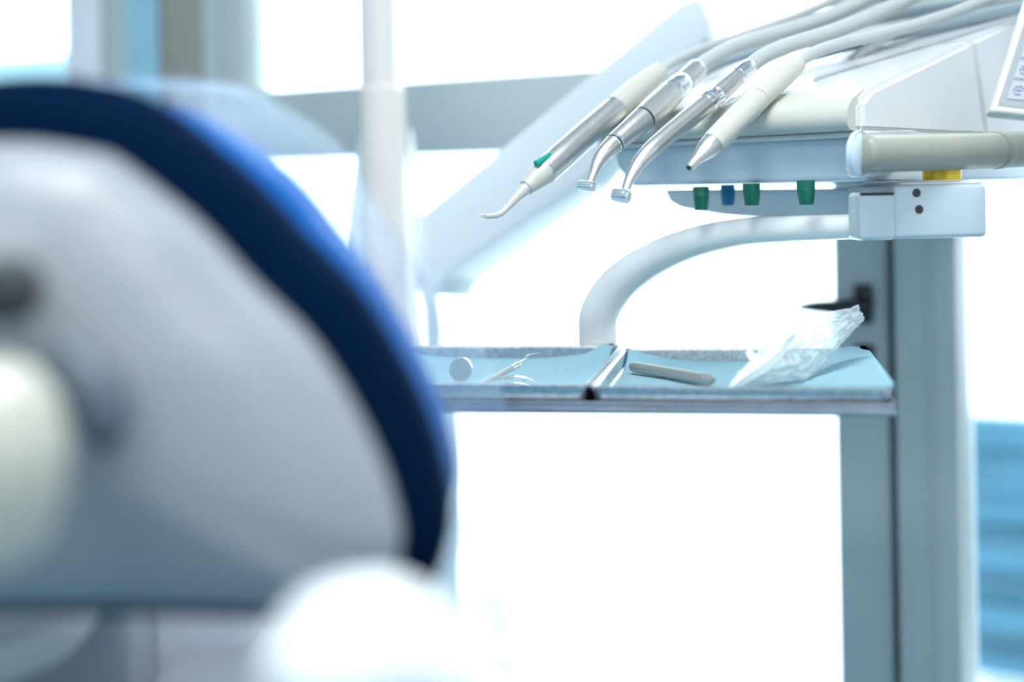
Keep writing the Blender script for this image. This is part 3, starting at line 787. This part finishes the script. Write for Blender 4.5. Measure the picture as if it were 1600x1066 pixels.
def wing(off, d):
    r = []
    for i in range(N):
        p = sm[i]; ang = math.atan2(p.y-cen.y, p.x-cen.x)
        k = math.exp(-((ang-math.radians(35))/math.radians(24))**2)
        q = p + nrm2[i]*(off*k - .003)
        r.append(EYEV + RV*q.x + UV*q.y + FV*d)
    return r
bm = loft([wing(0, .690), wing(.006, .700), wing(.009, .715), wing(.010, .74), wing(.006, .76), wing(-.01, .77)])
finish('lit_cushion_side', bm, NAVY_LIT, ch, angle=60)  # brighter band shaped for the window-lit side of the navy cushion
# hinge cover, and dark shapes put in for the shadows around it
bm = bmesh.new(); a0 = P(-10, 560, .50); a1 = P(-10, 900, .50)
L = (a0-a1).length
tube(bm, [a0, a1], [(0, .004), (.004, .014), (.014, .022), (.03, .026), (L*.6, .025), (L-.012, .018), (L-.003, .010), (L, .003)], 40); finish('hinge_cover', bm, CREAMSH, ch)
bm = bmesh.new(); c = P(18, 452, .56); tube(bm, [c, c+Vector((0, -.03, 0))], [(0, .013), (.02, .012), (.03, .008)], 30); finish('hinge_shadow_spot', bm, DARK, ch)
bm = bmesh.new(); c = P(120, 610, .57); tube(bm, [P(95, 540, .555), P(150, 620, .555), P(165, 690, .555)], [(0, .006), (.02, .012), (.035, .012), (.044, .005)], 24); finish('hinge_shadow_bar', bm, mat('shadow_slate', (.08, .11, .14), .4), ch)
# seat, its cover and base
def rbox(x0, x1, y0, y1, z0, z1, bev): return obox((x0, y0, z0), Vector((x1-x0, 0, 0)), Vector((0, y1-y0, 0)), Vector((0, 0, z1-z0)), bev, 5)
zb_ = P(0, 962, .70).z
bm = rbox(P(60, 0, DC).x-.12, P(60, 0, DC).x-.02, .86, .95, zb_-.12, zb_-.01, .012); finish('back_carrier', bm, SHELLM, ch)
# round side shell at lower left, seat shell beside it
c = P(0, 955, .80); bm = bmesh.new(); r_ = 205/F*.80
tube(bm, [c+Vector((-.02, 0, .012)), c+Vector((-.02, 0, -.035))], [(0, r_*.6), (.006, r_*.95), (.012, r_), (.022, r_*.97), (.036, r_*.82), (.047, r_*.5)], 56)
finish('seat_joint', bm, IVORY, ch)
bm = obox(P(165, 1060, 1.0), P(390, 1060, 1.0)-P(165, 1060, 1.0), Vector((0, .32, 0)), Vector((0, 0, .065)), .012, 5); finish('seat_shell', bm, mat('seat_plastic', (.55, .58, .64), .35), ch)
bm = rbox(P(60, 0, DC).x-.12, P(60, 0, DC).x+.12, .80, 1.25, zb_-.30, zb_-.11, .03); finish('seat_base', bm, SHELLM, ch)
bm = rbox(P(60, 0, DC).x-.16, P(60, 0, DC).x+.16, .66, 1.3, 0, .08, .02); finish('floor_base', bm, SHELLM, ch)
bm = bmesh.new(); q = Vector((P(60, 0, DC).x, .95, .07)); tube(bm, [q, q+Vector((0, 0, zb_-.3))], [(0, .09), (zb_-.3, .07)], 40); finish('lift_column', bm, SHELLM, ch)
# armrest, bright in the window light
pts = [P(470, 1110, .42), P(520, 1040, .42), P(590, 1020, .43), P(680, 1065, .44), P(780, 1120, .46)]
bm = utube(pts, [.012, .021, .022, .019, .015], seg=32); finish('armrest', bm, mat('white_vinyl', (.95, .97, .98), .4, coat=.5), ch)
# film cover over the backrest
lp = []
def filmloop(off, d, wob=.006):
    r = []
    for i in range(N):
        p = sm[i]; ang = math.atan2(p.y-cen.y, p.x-cen.x)
        k = math.exp(-((ang-math.radians(42))/math.radians(30))**2)
        o_ = off*(.30 + .9*k + .8*math.exp(-((ang+math.radians(12))/math.radians(14))**2))
        q = p + nrm2[i]*(o_ + wob*noise.noise(Vector((p.x*22, p.y*22, d*30))))
        r.append(EYEV + RV*q.x + UV*q.y + FV*d)
    return r
bm = loft([filmloop(.002, .700, .0005), filmloop(.013, .740, .002), filmloop(.021, .775, .004), filmloop(.024, .80, .005), filmloop(.022, .86, .006)], False, False)
tag(finish('chair_cover', bm, FILM, angle=80), 'clear plastic film cover loosely wrapped around the navy backrest', 'chair cover')
print('done', len(bpy.data.objects))
